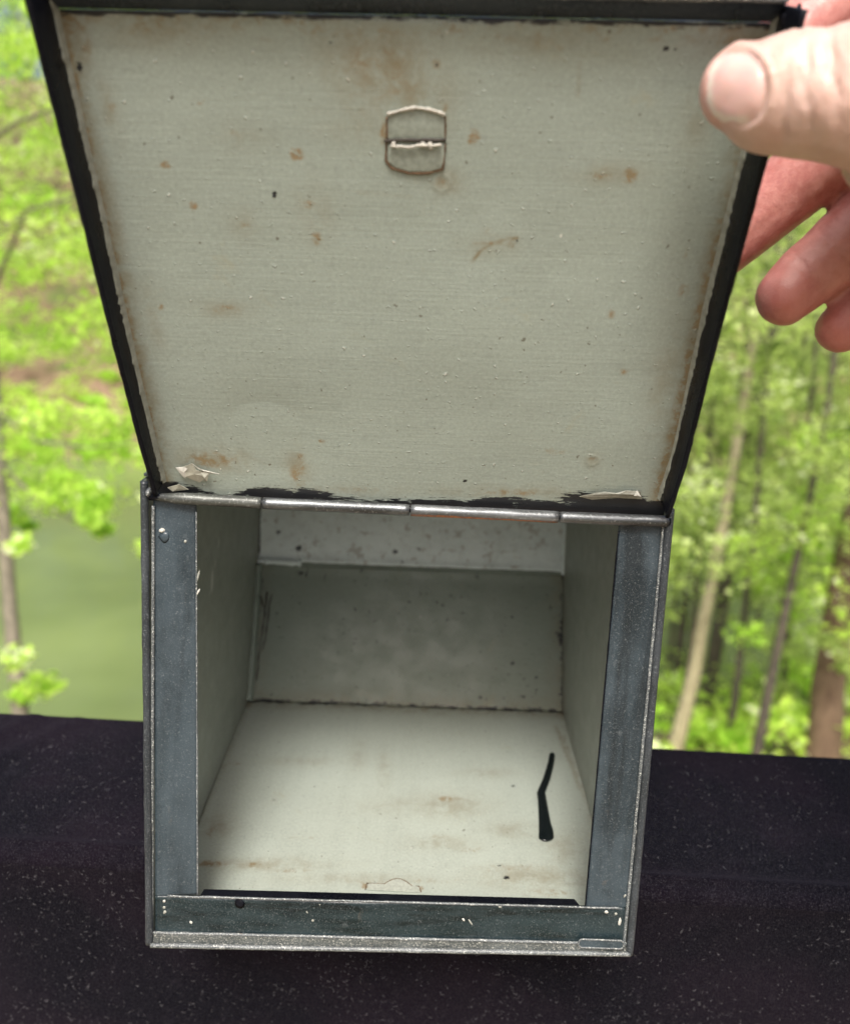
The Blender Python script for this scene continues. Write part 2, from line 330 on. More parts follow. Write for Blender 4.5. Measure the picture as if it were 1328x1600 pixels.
# side panels, polygons in the y-z plane with a fine front grid
def side(sgn):
    inner = -sgn
    # bilinear patch front edge -> back edge, in two bands (below / above the ridge height)
    b, t = (BL, TL) if sgn < 0 else (BR, TR)
    b = np.array([b[0], b[1], 0.]); t = np.array(t)
    k = .0694/t[2]; m_ = b+(t-b)*k
    X = sgn*HW
    nn = np.array([inner, 0, 0.])
    P = []
    u, v = np.meshgrid(np.linspace(0, 1, 150), np.linspace(0, 1, 140))
    bk = np.where((v < .41)[..., None], (BB[0] if sgn < 0 else BB[1])+((B1[0]-BB[0]))*(v/.41)[..., None], (B1[0] if sgn < 0 else B1[1])+(B2[0]-B1[0])*((v-.41)/.59)[..., None])
    fr = np.where((v < .41)[..., None], b+(m_-b)*(v/.41)[..., None], m_+(t-m_)*((v-.41)/.59)[..., None])
    Q = fr*(1-u)[..., None]+bk*u[..., None]; Q = Q.reshape(-1, 3); uu, vv = u.ravel(), v.ravel()
    Q[:, 0] += inner*(.0006+.0012*(vn(Q[:, 1]*28, Q[:, 2]*28, 40+sgn, 2)-.5)*np.sin(np.pi*uu)*np.sin(np.pi*vv))
    idx = np.arange(u.size).reshape(u.shape)
    f = np.stack([idx[:-1, :-1], idx[:-1, 1:], idx[1:, 1:], idx[1:, :-1]], -1).reshape(-1, 4)
    O = Q.copy(); O[:, 0] = fr.reshape(-1, 3)[:, 0]*(1-uu)+X*uu + sgn*.0004
    n0 = len(Q); f2 = f[:, ::-1]+n0
    loop = list(idx[0, :])+list(idx[1:, -1])+list(idx[-1, -2::-1])+list(idx[-2:0:-1, 0])
    sk = np.array([(loop[i], n0+loop[i], n0+loop[(i+1) % len(loop)], loop[(i+1) % len(loop)]) for i in range(len(loop))])
    F_ = np.vstack([f, f2, sk]); fm = [0]*len(f)+[1]*(len(f2)+len(sk))
    V = np.vstack([Q, O]); uv = V[:, 1:3].copy()
    nz_ = vn(V[:, 1]*260, V[:, 2]*260, 30+sgn); uu2 = np.tile(uu, 2); vv2 = np.tile(vv, 2)
    P0 = np.array([X, 0, 0]); nx = np.array([1., 0, 0])
    r = sstep(.97, 1., uu2)*nz_+sstep(.02, 0, vv2)*nz_*.5
    sp = [(340, 850, 3, 6, .7), (330, 905, 3, 8, .9), (335, 880, 3, 5, .7), (325, 930, 3, 5, .6)] if sgn < 0 else [(880, 1075, 3, 5, .5)]
    at_ = {'rust': r*.8, 'black': sstep(.985, 1, uu2)*nz_*1.2, 'pale': spots(V, sp, P0, nx)*.8, 'soil': np.clip(sstep(.9, 1, uu2)*.8+.3*nz_, 0, 1)*.6}
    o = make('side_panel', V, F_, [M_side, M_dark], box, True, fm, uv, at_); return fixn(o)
side(-1); side(1)
# top sheet of the box behind the hinge (its underside closes the inside)
v_, f_ = prism([TL+[0, .003, .001], TR+[0, .003, .001], B2[1], B2[0]], [0, 0, .0009]); fixn(make('top_panel', v_, f_, M_dark, box, False))

# front frame: two uprights and a bottom flange lying in the front plane, folded inwards
def plate(name, pix, off, th, mat, bev=.0004, step=None):
    o = [fp(x, y, off) for x, y in pix]; v, f = prism(o, -nF*th); return bevel(make(name, v, f, mat, box), bev)
def fsheet(name, pix, off, th, mat, bend=.0002, seed=0):
    c = [fp(x, y, off) for x, y in pix]
    return sheet(name, c, nF, th, mat, box, .0012, lambda P, u, v: bend*(vn(P[:, 0]*60, P[:, 2]*40, seed, 3)-.5)*2+.00025*np.exp(-((u-.45)/.12)**2))
fsheet('front_flange', [(243, 1402), (309, 1398), (307, 786), (240, 770)], -.0008, .0009, M_flange, .0004, 3)
fsheet('front_flange', [(915, 1420), (985, 1420), (1041, 812), (967, 818)], -.0008, .0009, M_flange, .0004, 4)
fsheet('front_flange', [(243, 1462), (978, 1476), (976, 1419), (243, 1400)], -.0004, .0010, M_bottomfl, .0004, 5)
# inward fold along the top of the bottom flange, with its worn bright edge
ed = [fp(311, 1401, -.0016), fp(908, 1417, -.0016)]
o_ = [ed[0], ed[1], ed[1]+[-.002, .0037, .0003], ed[0]+[.001, .0037, .0003]]
v_, f_ = prism(o_, [0, 0, -.0007]); fold = bevel(make('flange_fold', v_, f_, M_rim, box), .0003)
tagp(fold, 'black inward fold along the top of the bottom flange')
rope('worn_edge', fp(262, 1400, .0003), fp(967, 1419, .0003), .00038, M_edge, box, 120, .00012, 6, 21)
rope('worn_edge', fp(309, 1400, -.0004), fp(307, 800, -.0004), .00028, M_edge, box, 100, .0001, 6, 22)
rope('worn_edge', fp(914, 1418, -.0004), fp(966, 830, -.0004), .00028, M_rim, box, 100, .0001, 6, 23)
# hemmed outer edges
def hem(p, q, r, mat, seed): return rope('rolled_edge', p, q, r, mat, box, 160, .00009, 10, seed, .2)
hem(fp(234, 1474, .0002), fp(226, 752, .0002), .0014, M_dark, 31)
hem(fp(983, 1490, .0002), fp(1046, 800, .0002), .0014, M_dark, 32)
hem(fp(236, 1477, .0010), fp(984, 1491, .0010), .0009, M_edge, 33)
hem(fp(240, 1457, .0002), fp(978, 1475, .0002), .00055, M_edge, 34)
hem(fp(238, 1466, -.0003), fp(240, 790, -.0003), .0006, M_edge, 35)
hem(fp(974, 1480, -.0003), fp(1037, 815, -.0003), .0006, M_edge, 36)
# bottom lip strip between the two bright lines
fsheet('bottom_lip', [(238, 1477), (982, 1491), (980, 1474), (240, 1458)], .0001, .0011, dark_paint('scuffed_lip_enamel', (.05, .058, .058), (.5, .5, .45), 1.3, .3), .0003, 6)
# slotted oval dimple near the lower right corner
el = [(902+74*(i/40)*1.0, 0) for i in range(2)]
def oval(px0, py0, px1, py1, hw, n=28, tilt=0):
    out = []
    L = math.hypot(px1-px0, py1-py0); ex, ey = (px1-px0)/L, (py1-py0)/L
    for i in range(n):
        a = 2*math.pi*i/n; c, s = math.cos(a), math.sin(a)
        cx = (px1 if c > 0 else px0)+hw*c*ex-hw*s*ey; cy = (py1 if c > 0 else py0)+hw*c*ey+hw*s*ex; out.append((cx, cy))
    return out
ov = oval(910, 1474, 968, 1476, 6.5); pts = [fp(x, y, .0014) for x, y in ov]; pts.append(pts[0]); pts.append(pts[1])
v_, f_ = tube(pts, .00032, 6, False); make('lip_dimple', v_, f_, M_edge, box)
ov = oval(911, 1474, 967, 1476, 5.5); v_, f_ = prism([fp(x, y, .0013) for x, y in ov], -nF*.0004); fixn(make('lip_dimple', v_, f_, M_flange, box, False))
# paint blister and pale flakes stuck on the frame
def blob(name, px, py, a, b, off, th, mat, plane=None, seed=0, n=14, parent=None, dome=True, ang=0):
    P0, nn = plane or (np.zeros(3), nF); base = []
    rr = random.Random(seed); prof = [1+.28*(rr.random()-.5) for _ in range(n)]
    P0 = np.array(P0)+nn*off
    for i in range(n):
        t = 2*math.pi*i/n; x, y = a*prof[i]*math.cos(t), b*prof[i]*math.sin(t)
        base.append(on(px+x*math.cos(ang)-y*math.sin(ang), py+x*math.sin(ang)+y*math.cos(ang), P0, nn))
    c = sum(base)/n; V = list(base)+[p*.45+c*.55+nn*th for p in base]+[c+nn*th*1.15]
    Fc = [(i, (i+1) % n, n+(i+1) % n, n+i) for i in range(n)]+[(n+i, n+(i+1) % n, 2*n) for i in range(n)]+[tuple(range(n))[::-1]]
    return fixn(make(name, V, Fc, mat, parent or box, dome))
blob('paint_blister', 258, 839, 10, 11, -.0006, .0006, M_flange, seed=3)
blob('paint_flake', 254, 829, 5, 4, -.0005, .0008, M_flake, seed=4, dome=False)
for i, (x, y, a, b) in enumerate([(257, 1408, 3, 3), (257, 1418, 3, 3), (258, 1425, 3, 4), (299, 1441, 5, 4), (489, 1438, 3, 3), (480, 1425, 4, 2), (947, 1425, 4, 3), (962, 1428, 3, 3), (290, 846, 3, 3), (724, 1437, 4, 2), (735, 1441, 7, 2), (781, 1417, 4, 2), (968, 1440, 3, 8), (500, 1413, 3, 2), (310, 900, 2, 12), (310, 925, 2, 8), (976, 1400, 2, 4), (990, 1330, 2, 9), (994, 1300, 2, 5)]):
    blob('paint_flake', x, y, a*.75, b*.75, -.0003, .0002, (M_chip, M_flake)[i % 3 == 0], seed=50+i, dome=False, ang=random.random())
for i, (x, y, a, b) in enumerate([(375, 1412, 8, 7), (373, 1406, 4, 5), (565, 1461, 0.1, .1)][:2]):
    blob('bare_spot', x, y, a, b, .0001, .0001, M_rim, seed=80+i)

# latch tab outline on the floor and the long paint drip
def floor_line(name, pix, r, mat, closed=False, z=.0013):
    pts = [on_z(x, y, z) for x, y in pix]; v, f = tube(pts, r, 6); return make(name, v, f, mat, box)
floor_line('latch_tab', [(571, 1390), (573, 1380), (600, 1381), (655, 1385), (658, 1394)], .00022, M_rustseam)
arc = [(600+44*i/14, 1382-10*math.sin(math.pi*i/14)+i*.2) for i in range(15)]
floor_line('latch_tab', arc, .0003, M_rustseam)
ptc = on_z(616, 1385, .0011); v_, f_ = prism([on_z(x, y, .0012) for x, y in [(574, 1391), (576, 1381), (600, 1382)]+arc[2:-2]+[(655, 1387), (656, 1395)]], [0, 0, .0003]); fixn(make('latch_tab', v_, f_, simple('tab_enamel', (.39, .42, .37), .4), box, False))
LN = [(862, 1181, 4.5), (861, 1190, 5), (858, 1203, 5.5), (853, 1220, 6), (848, 1232, 6.5), (845, 1240, 6.5), (847, 1252, 7), (849, 1270, 8), (851, 1288, 9.5), (853, 1301, 11.5), (853, 1308, 12)]
lf = [(x-h, y) for x, y, h in LN]; rt = [(x+h, y) for x, y, h in LN]
tip = [(853+12.5*math.cos(a), 1308+8*math.sin(a)) for a in np.linspace(.3, math.pi-.3, 9)]
top_ = [(862+4.5*math.cos(a), 1181+3.5*math.sin(a)) for a in np.linspace(math.pi+.3, 2*math.pi-.3, 6)]
oln = rt+tip+lf[::-1]+top_
v_, f_ = prism([on_z(x, y, .0012) for x, y in oln], [0, 0, .0010]); d_ = bevel(make('paint_drip', v_, f_, M_drip, box), .0005, 3)
tagp(d_, 'long glossy black paint drip on the box floor')

# hinge knuckles
HP = [(236, 776), (410, 786), (641, 797), (873, 808), (1044, 815)]
hm = [M_hinge_g, M_hinge, M_hinge_r, M_hinge]
HO = .0012
for i in range(4):
    a, b = fp(*HP[i], HO), fp(*HP[i+1], HO); d = (b-a)/np.linalg.norm(b-a); a2, b2 = a+d*.00025, b-d*.00025
    L = np.linalg.norm(b2-a2); pts = []; rad = []; N = 30
    for k in range(N+1):
        t = k/N; r = .00205*(1+.08*(float(vn(t*9+i*5, 2, i))-.5))
        if k in (0, N): r *= .94
        if i == 0: r *= .55+.45*min(1, t*3.5)
        pts.append(a2+(b2-a2)*t+np.array([0, 0, .00015*(float(vn(t*6, i, 3))-.5)])); rad.append(r)
    v, f = tube(pts, rad, 18)
    v = np.array(v); low = -(v-np.repeat(np.array(pts), 18, 0))@np.array([0, -.45, .9])/.0023*.5+.5
    o = make('hinge_knuckle', v, f, hm[i], box, attrs={'low': low})
    if i == 2: tagp(o, 'hinge knuckle with orange rust along its underside')
rope('hinge_pin', fp(234, 776, HO), fp(1046, 815, HO), .0013, M_rim, box, 30, .00005, 10, 3)
blob('solder_blob', 234, 770, 6, 9, .001, .0022, M_edge, seed=8)

# ------------------------------------------------------------------ THE LID (part of the box, hinged)
LA = 1.2681
lu = np.array([0, -math.cos(LA), math.sin(LA)]); lin = np.array([0, -math.sin(LA), -math.cos(LA)])   # up the lid / inner side
LP0 = np.array([0, FL, H])+lin*.0005
def lp(px, py, off=0.): return on(px, py, LP0+lin*off, lin)
lc = [lp(250, 778), lp(1036, 806), lp(1210, 36), lp(88, 14)]
def lid_attr(V, uv):
    S = lambda l: spots(V, l, LP0, lin)
    r = S([(464, 241, 9, 9, 1.1), (740, 214, 9, 10, 1.2), (259, 258, 8, 6, .8), (305, 322, 8, 7, .9), (940, 272, 16, 8, .85), (985, 275, 12, 10, 1.), (683, 101, 9, 6, .9),
           (483, 320, 9, 6, .7), (495, 373, 9, 12, .55), (385, 350, 10, 9, .4), (352, 484, 20, 9, .6), (252, 480, 6, 5, .7), (253, 454, 4, 4, .7), (312, 160, 12, 6, .55), (367, 212, 12, 10, .4),
           (465, 745, 14, 24, .55), (470, 725, 8, 18, .6), (330, 720, 38, 14, .7), (500, 690, 8, 6, .55), (860, 705, 40, 8, .35), (925, 715, 12, 4, .4), (972, 578, 9, 8, .6), (955, 490, 6, 10, .5), (1068, 455, 10, 14, .5), (1072, 395, 7, 10, .45),
           (600, 205, 8, 18, .8), (695, 170, 8, 10, .6), (690, 285, 16, 14, .4), (590, 95, 60, 40, .42), (620, 130, 60, 30, .4), (560, 150, 40, 40, .25), (100, 30, 30, 30, .8), (130, 60, 14, 40, .45), (230, 35, 40, 14, .5), (400, 32, 30, 12, .4),
           (173, 165, 8, 12, .5), (160, 220, 5, 8, .5), (800, 770, 50, 8, .5), (570, 765, 60, 7, .35), (760, 360, 12, 6, .4), (1150, 60, 50, 20, .6), (1190, 75, 25, 30, .7), (770, 380, 40, 3, .5)])
    b = S([(683, 101, 4, 3, .7), (1040, 76, 5, 4, 1.), (1055, 77, 4, 3, .6), (125, 105, 5, 6, .9), (429, 305, 4, 4, .9), (344, 388, 3, 3, .8), (726, 752, 4, 3, .9), (430, 302, 4, 4, .7), (247, 58, 3, 3, .6), (517, 66, 4, 3, .7), (807, 376, 3, 10, .5), (214, 600, 2, 12, .6)])
    nn = vn(uv[:, 0]*220, uv[:, 1]*500, 1); n2 = vn(uv[:, 0]*45, uv[:, 1]*10, 2, 2)
    W_ = .18
    # black overpaint creeping from the hinge edge
    hb = 1.25*sstep(.0075, .002, uv[:, 1]+(.5-n2)*.008)*(0.35+.8*nn)
    b = np.maximum(b, hb)
    c0 = lp(940, 785); d = V-c0; b = np.maximum(b, .95*np.exp(-(d[:, 0]/.016)**4-((d@lu)/.0045)**4)*(.55+.6*nn))
    tp = uv[:, 1].max()-uv[:, 1]; b = np.maximum(b, .9*sstep(.0025, .0, tp)*(.4+.8*nn))
    # rusty, grimy line beside the rims
    l0, l1 = lp(255, 745), lp(92, 20); r0, r1 = lp(1031, 775), lp(1208, 40)
    def dl(P, Q): t = ((V-P)@(Q-P))/np.dot(Q-P, Q-P); return np.linalg.norm(V-(P+t[:, None]*(Q-P)), axis=1), t
    dL, tL = dl(l0, l1); dR, tR = dl(r0, r1)
    r = np.maximum(r, .85*sstep(.0028, .0002, dL)*(.3+.8*nn)); r = np.maximum(r, 1.1*sstep(.0045, .0002, dR)*(.35+.9*nn)*(1-.6*sstep(.45, .8, tR)))
    b = np.maximum(b, .62*sstep(.0018, .0002, dR)*nn*(1-sstep(.5, .8, tR)))
    r = np.maximum(r, .5*sstep(.012, 0, tp)*nn*1.2)
    p = S([(590, 350, 50, 1.5, .0), (700, 322, 35, 1.5, .0), (350, 322, 70, 1.5, .0), (560, 180, 10, 4, .55), (545, 160, 12, 4, .5), (876, 369, 4, 3, .9)])
    so_ = S([(590, 95, 80, 45, .75), (640, 150, 70, 50, .5), (560, 190, 60, 30, .35), (380, 215, 40, 20, .25), (330, 720, 60, 22, .6), (465, 735, 18, 34, .6), (800, 770, 160, 14, .4), (500, 770, 160, 12, .4), (700, 285, 22, 18, .5), (770, 385, 40, 16, .35), (250, 40, 90, 26, .5), (110, 60, 26, 60, .7), (1170, 70, 60, 36, .8), (350, 485, 40, 14, .4), (950, 272, 50, 16, .4), (1040, 600, 26, 90, .4), (925, 718, 12, 14, .4), (170, 170, 16, 50, .4), (490, 330, 30, 40, .3), (380, 350, 22, 22, .3), (1090, 180, 20, 60, .35), (240, 500, 14, 60, .35), (850, 70, 120, 22, .3)])
    so_ = np.maximum(so_, .7*sstep(.007, 0, np.minimum(dL, dR)))
    for pq in (((738, 408), (752, 390)), ((752, 390), (775, 378)), ((775, 378), (808, 372)), ((780, 379), (800, 384)), ((560, 300), (640, 306)), ((905, 95), (903, 150)), ((700, 560), (760, 500))):
        d_, t_ = dl(lp(*pq[0]), lp(*pq[1])); t2 = np.clip(t_, 0, 1); P_, Q_ = lp(*pq[0]), lp(*pq[1]); d_ = np.linalg.norm(V-(P_+t2[:, None]*(Q_-P_)), axis=1); so_ = np.maximum(so_, 1.3*sstep(.0009, .0001, d_)*(.3+nn)*(1 if pq[0][0] < 790 and pq[0][1] > 370 and pq[0][1] < 420 else .35))
    return {'rust': r, 'black': b, 'pale': p, 'soil': so_}
def lid_disp(P, u, v):
    d = .0014*(vn(P[:, 0]*14, P[:, 2]*14, 77, 2)-.5)+.00035*(vn(P[:, 0]*60, P[:, 2]*60, 78, 2)-.5)
    for px, py, a, h in ((420, 680, .016, -.0013), (720, 500, .02, .0009), (640, 120, .03, .0007), (1000, 690, .015, .0007)):
        c = lp(px, py); d = d+h*np.exp(-((P-c)**2).sum(1)/a**2)
    # outline of an old stuck patch under the paint
    for px, py, rr in ((925, 718, .0018), (690, 285, .0022)):
        c = lp(px, py); q = np.linalg.norm(P-c, axis=1); d = d+.00022*np.exp(-((q-rr)/.0003)**2)
    return d
lid = sheet('lid', lc, lin, .0009, M_lid, box, .0006, lid_disp, lid_attr, M_dark)

# lid rims: walls standing off the panel towards the viewer, black, with a pale paint lip at their foot
def rim(pts_in, depths, outward, mat, name='lid_rim', lin=lin):
    """pts_in: foot line on the panel; depths: height of the wall along it"""
    N = len(pts_in); V = []; th = .0010
    for i, (p, d) in enumerate(zip(pts_in, depths)):
        o_ = outward
        V += [p, p+lin*d, p+lin*d+o_*th, p+lin*(d*.5)+o_*(th*1.1), p-lin*.0009+o_*th]
    Fc = []
    for i in range(N-1):
        for k in range(5): Fc.append((i*5+k, i*5+(k+1) % 5, (i+1)*5+(k+1) % 5, (i+1)*5+k))
    Fc += [tuple(range(5)), tuple((N-1)*5+k for k in range(5))[::-1]]
    return bevel(make(name, V, Fc, mat, lid), .0003)
def poly(pix, n):
    P = [lp(x, y) for x, y in pix]; L = [0]
    for a, b in zip(P[:-1], P[1:]): L.append(L[-1]+np.linalg.norm(b-a))
    out = []
    for i in range(n+1):
        s = L[-1]*i/n; k = min(len(P)-2, max(0, np.searchsorted(L, s)-1)); t = (s-L[k])/(L[k+1]-L[k]); out.append(P[k]*(1-t)+P[k+1]*t)
    return out
nL = 60
foot_l = poly([(257, 752), (236, 668), (190, 470), (163, 345), (125, 178), (88, 18), (77, -30)], nL)
foot_r = poly([(1029, 778), (1052, 700), (1102, 480), (1162, 235), (1210, 34), (1217, 6)], nL)
dl_ = [.0086+.0048*(i/nL)+.0005*(float(vn(i*.25, 1, 5))-.5) for i in range(nL+1)]
dr_ = [.0112+.0046*(i/nL)+.0004*(float(vn(i*.25, 1, 6))-.5) for i in range(nL+1)]
rim(foot_l, dl_, np.array([-1., 0, 0]), M_rim); rim(foot_r, dr_, np.array([1., 0, 0]), M_rim)
foot_t = [lp(88+(1210-88)*i/nL, 14+22*i/nL) for i in range(nL+1)]
dt_ = [.0066+.0004*(i/nL)+.0006*(float(vn(i*.2, 1, 7))-.5) for i in range(nL+1)]
lt = lin*.72+lu*.69; rim(foot_t, dt_, lu, M_toprim, lin=lt)
# rolled metal edge on the rims
def rimedge(foot, dep, outward, seed, lin=lin):
    pts = [p+lin*d+outward*.0004 for p, d in zip(foot, dep)]
    v, f = tube(pts, [.00085*(.8+.4*float(vn(i*.6, seed, 2))) for i in range(len(pts))], 8); return make('rim_edge', v, f, M_edge if seed == 3 else M_rim, lid)
rimedge(foot_l, dl_, np.array([-1., 0, 0]), 1); rimedge(foot_r, dr_, np.array([1., 0, 0]), 2); rimedge(foot_t, dt_, lu, 3, lt)
# ragged paint lip at the foot of each rim
def lip(foot, sgn, a, b, seed):
    parts = []; n = 150
    F0 = np.array(foot)
    V = []; Fc = []
    for i in range(n+1):
        s = i/n*(len(foot)-1); k = min(len(foot)-2, int(s)); p = F0[k]*(1-(s-k))+F0[k+1]*(s-k)
        wdt = .0008+.0010*float(vn(i*.35, seed, seed))+.0010*max(0, float(vn(i*1.3, seed+4, seed))-.55)*3; hgt = wdt*1.3
        V += [p-np.array([sgn, 0, 0])*.0009, p-np.array([sgn, 0, 0])*.0003+lin*(hgt*.75), p+lin*hgt+np.array([sgn, 0, 0])*-.0001, p+lin*hgt*1.05+np.array([sgn, 0, 0])*.0002]
    for i in range(n):
        for k in range(3): Fc.append((i*4+k, i*4+k+1, (i+1)*4+k+1, (i+1)*4+k))
    return make('paint_lip', V, Fc, simple('paint_lip_enamel', (.27, .285, .24), .45, bst=.8, bsc=500), lid)
lip(foot_l, -1, 0, 1, 3); lip(foot_r, 1, 0, 1, 9)
# torn corner piece at the upper right end of the top rim
v_, f_ = prism([lp(x, y, .0062) for x, y in [(1222, 26), (1236, 10), (1246, 14), (1252, 4), (1254, 34), (1247, 62), (1233, 52), (1220, 62)]], lin*-.002); bevel(make('torn_corner', v_, f_, M_rim, lid), .0003)
# peeled paint flakes near the hinge
def shard(pix, mat, off, lift, seed):
    rr = random.Random(seed); P = [lp(x, y, off+lift*rr.random()) for x, y in pix]; c = sum(P)/len(P)+lin*(lift*.4)
    n = len(P); V = P+[c]+[p-lin*.00025 for p in P]; Fc = [(i, (i+1) % n, n) for i in range(n)]+[(i, n+1+i, n+1+(i+1) % n, (i+1) % n) for i in range(n)]
    return fixn(make('peeled_paint', V, Fc, mat, lid, False))
M_foil = simple('torn_grey_paper', (.36, .36, .30), .4, bst=.9, bsc=300)
shard([(279, 733), (301, 724), (307, 735), (322, 738), (325, 745), (312, 754), (290, 745)], M_foil, .0008, .0018, 1)
shard([(301, 725), (311, 733), (343, 741), (320, 739)], M_flake, .0012, .001, 2)
shard([(275, 731), (298, 729), (292, 735), (290, 748), (284, 742)], M_flake, .0012, .001, 3)
shard([(313, 738), (328, 738), (324, 752), (318, 750)], M_foil, .0012, .0022, 4)
shard([(926, 773), (944, 769), (962, 771), (978, 767), (995, 768), (997, 773), (984, 771), (966, 774), (950, 772)], M_chip, .0012, .0012, 5)
shard([(905, 776), (935, 770), (985, 772), (1000, 768), (1003, 780), (960, 778), (925, 781)], simple('grey_torn_edge', (.22, .22, .18), .6), .0008, .0012, 6)
shard([(990, 775), (995, 766), (1001, 776)], M_flake, .002, .0015, 7)
shard([(262, 762), (280, 757), (295, 765), (270, 768)], M_foil, .0008, .0012, 8)

# the small riveted tab in the lid: two plates, a dark slit, a bead of solder
def plate_l(name, pix, off, th, mat, bev=.0004):
    v, f = prism([lp(x, y, off) for x, y in pix], lin*th); return bevel(make(name, v, f, mat, lid), bev, 3)
M_tab = simple('tab_grey_enamel', (.262, .298, .258), .4, bst=.5)
plate_l('latch_plate', [(606, 180), (625, 173), (650, 168), (675, 171), (693, 177), (695, 217), (606, 217)], .0006, .0004, M_tab)
plate_l('latch_plate', [(606, 224), (695, 224), (694, 250), (689, 263), (670, 268), (640, 268), (618, 262), (606, 252)], .0006, .0005, M_tab)
def lline(name, pix, r, mat, off=.0013, wob=.25):
    pts = []; P = [np.array(q, float) for q in pix]
    for a, b in zip(P[:-1], P[1:]):
        for t in np.linspace(0, 1, 8, endpoint=False): pts.append(a+(b-a)*t)
    pts.append(P[-1]); q = [lp(x+random.uniform(-1, 1)*wob*2, y+random.uniform(-1, 1)*wob*2, off) for x, y in pts]
    rr = [r*random.uniform(.7, 1.3) for _ in q]; v, f = tube(q, rr, 7); return make(name, v, f, mat, lid)
lline('solder_bead', [(605, 178), (625, 173), (650, 168), (675, 172), (695, 179)], .00042, M_solder)
lline('solder_bead', [(610, 228), (640, 230), (655, 227), (690, 227)], .00036, M_solder, .0018)
for x, y in ((661, 224), (672, 224), (673, 230), (615, 224)): blob('solder_blob', x, y, 4.5, 4, .0012, .0008, M_solder, (LP0, lin), seed=x, parent=lid)
lline('latch_slit', [(600, 220), (630, 219), (697, 219)], .00042, M_seam, .0012)
lline('latch_slit', [(604, 220), (603, 250), (612, 263), (640, 271), (672, 270), (692, 264), (696, 225)], .0003, M_rustseam, .0008)
lline('latch_slit', [(696, 220), (696, 182)], .00025, M_rustseam, .0008); lline('latch_slit', [(604, 182), (605, 217)], .00028, M_rustseam, .0009)

# ------------------------------------------------------------------ THE CLOTH over the rail
yb = on_z(664, 1146, -.0012)[1]; yf = on_z(664, 1373, -.0012)[1]
def cloth():
    m = Mat('black_velvet'); co = m.co('Object'); fine = m.noise(co, 1400, 3, .7); med = m.noise(m.co('Object', (1, 1, 1)), 160, 4, .7, .5); big = m.noise(co, 12, 3)
    c = m.mix(m.ramp(big, .4, .65), (.0018, .0017, .0036), (.0058, .0036, .0068))
    c = m.mix(m.ramp(fine, .54, .72, 0, .40), c, (.045, .042, .052)); c = m.mix(m.ramp(m.noise(co, 3200, 2, .6), .58, .74, 0, .7), c, (.12, .115, .13)); c = m.mix(m.ramp(med, .55, .75, 0, .30), c, (.03, .027, .036))
    m.out(Base_Color=c, Roughness=.95, Specular_IOR_Level=.05, Sheen_Weight=.03, Sheen_Roughness=.5, Sheen_Tint=(.45, .43, .65), Normal=m.bump(fine, .8, .0006))
    R0 = .006; z0 = -.0012; xs = np.linspace(-.75, .75, 420)
    prof = []
    for t in np.linspace(-.45, 0, 50): prof.append((yf, z0-R0+t, 0, 'f'))
    for a in np.linspace(0, math.pi/2, 8)[1:]: prof.append((yf+R0-R0*math.cos(a), z0-R0+R0*math.sin(a), 1, 'c'))
    for y in np.linspace(yf+R0, yb-.003, 70)[1:]: prof.append((y, z0, 2, 't'))
    for a in np.linspace(0, math.pi/2, 6)[1:]: prof.append((yb-.003+.003*math.sin(a), z0-.003+.003*math.cos(a), 3, 'b'))
    for t in np.linspace(0, -.4, 20)[1:]: prof.append((yb+.0005, z0-.003+t, 4, 'd'))
    V = []
    for (y, z, k, q) in prof:
        yy = np.full_like(xs, y)-.030*xs; zz = np.full_like(xs, z)
        if q in 'f':
            dz = np.clip((z0-z)/.3, 0, 1.5); yy = yy+dz*(.055+.035*(vn(xs*9, 0*xs+dz, 61, 2)-.55))-.004*dz; 
        if q == 'f': yy = yy+.0012*(vn(xs*30, 0*xs+z*20, 62, 2)-.5)
        if q in 't':
            wr = .0016*np.exp(-((xs+.245-(y-.06)*.55)/.006)**2)+.0012*np.exp(-((xs+.225-(y-.06)*.6)/.005)**2)
            zz = zz+wr-.0004*(vn(xs*16, 0*xs+y*30, 63, 2))
            zz = zz+.0022*np.exp(-((y-yf-R0-.002)/.0035)**2)*(.6+.5*vn(xs*6, 0*xs, 66, 2))*sstep(HW-.01, HW+.02, np.abs(xs))
        yy = yy+.0005*(vn(xs*40, 0*xs+3, 64, 2)-.5)
        V.append(np.stack([xs, yy, zz], 1))
    n, mN = len(prof), len(xs); idx = np.arange(n*mN).reshape(n, mN)
    f = np.stack([idx[:-1, :-1], idx[:-1, 1:], idx[1:, 1:], idx[1:, :-1]], -1).reshape(-1, 4)
    Vs = np.vstack(V)
    o = make('black_cloth', Vs, f, m.m, None)
    tagp(o, 'black velvety cloth draped over the deck rail under the metal box', 'cloth'); return o, Vs
clo, CV = cloth()
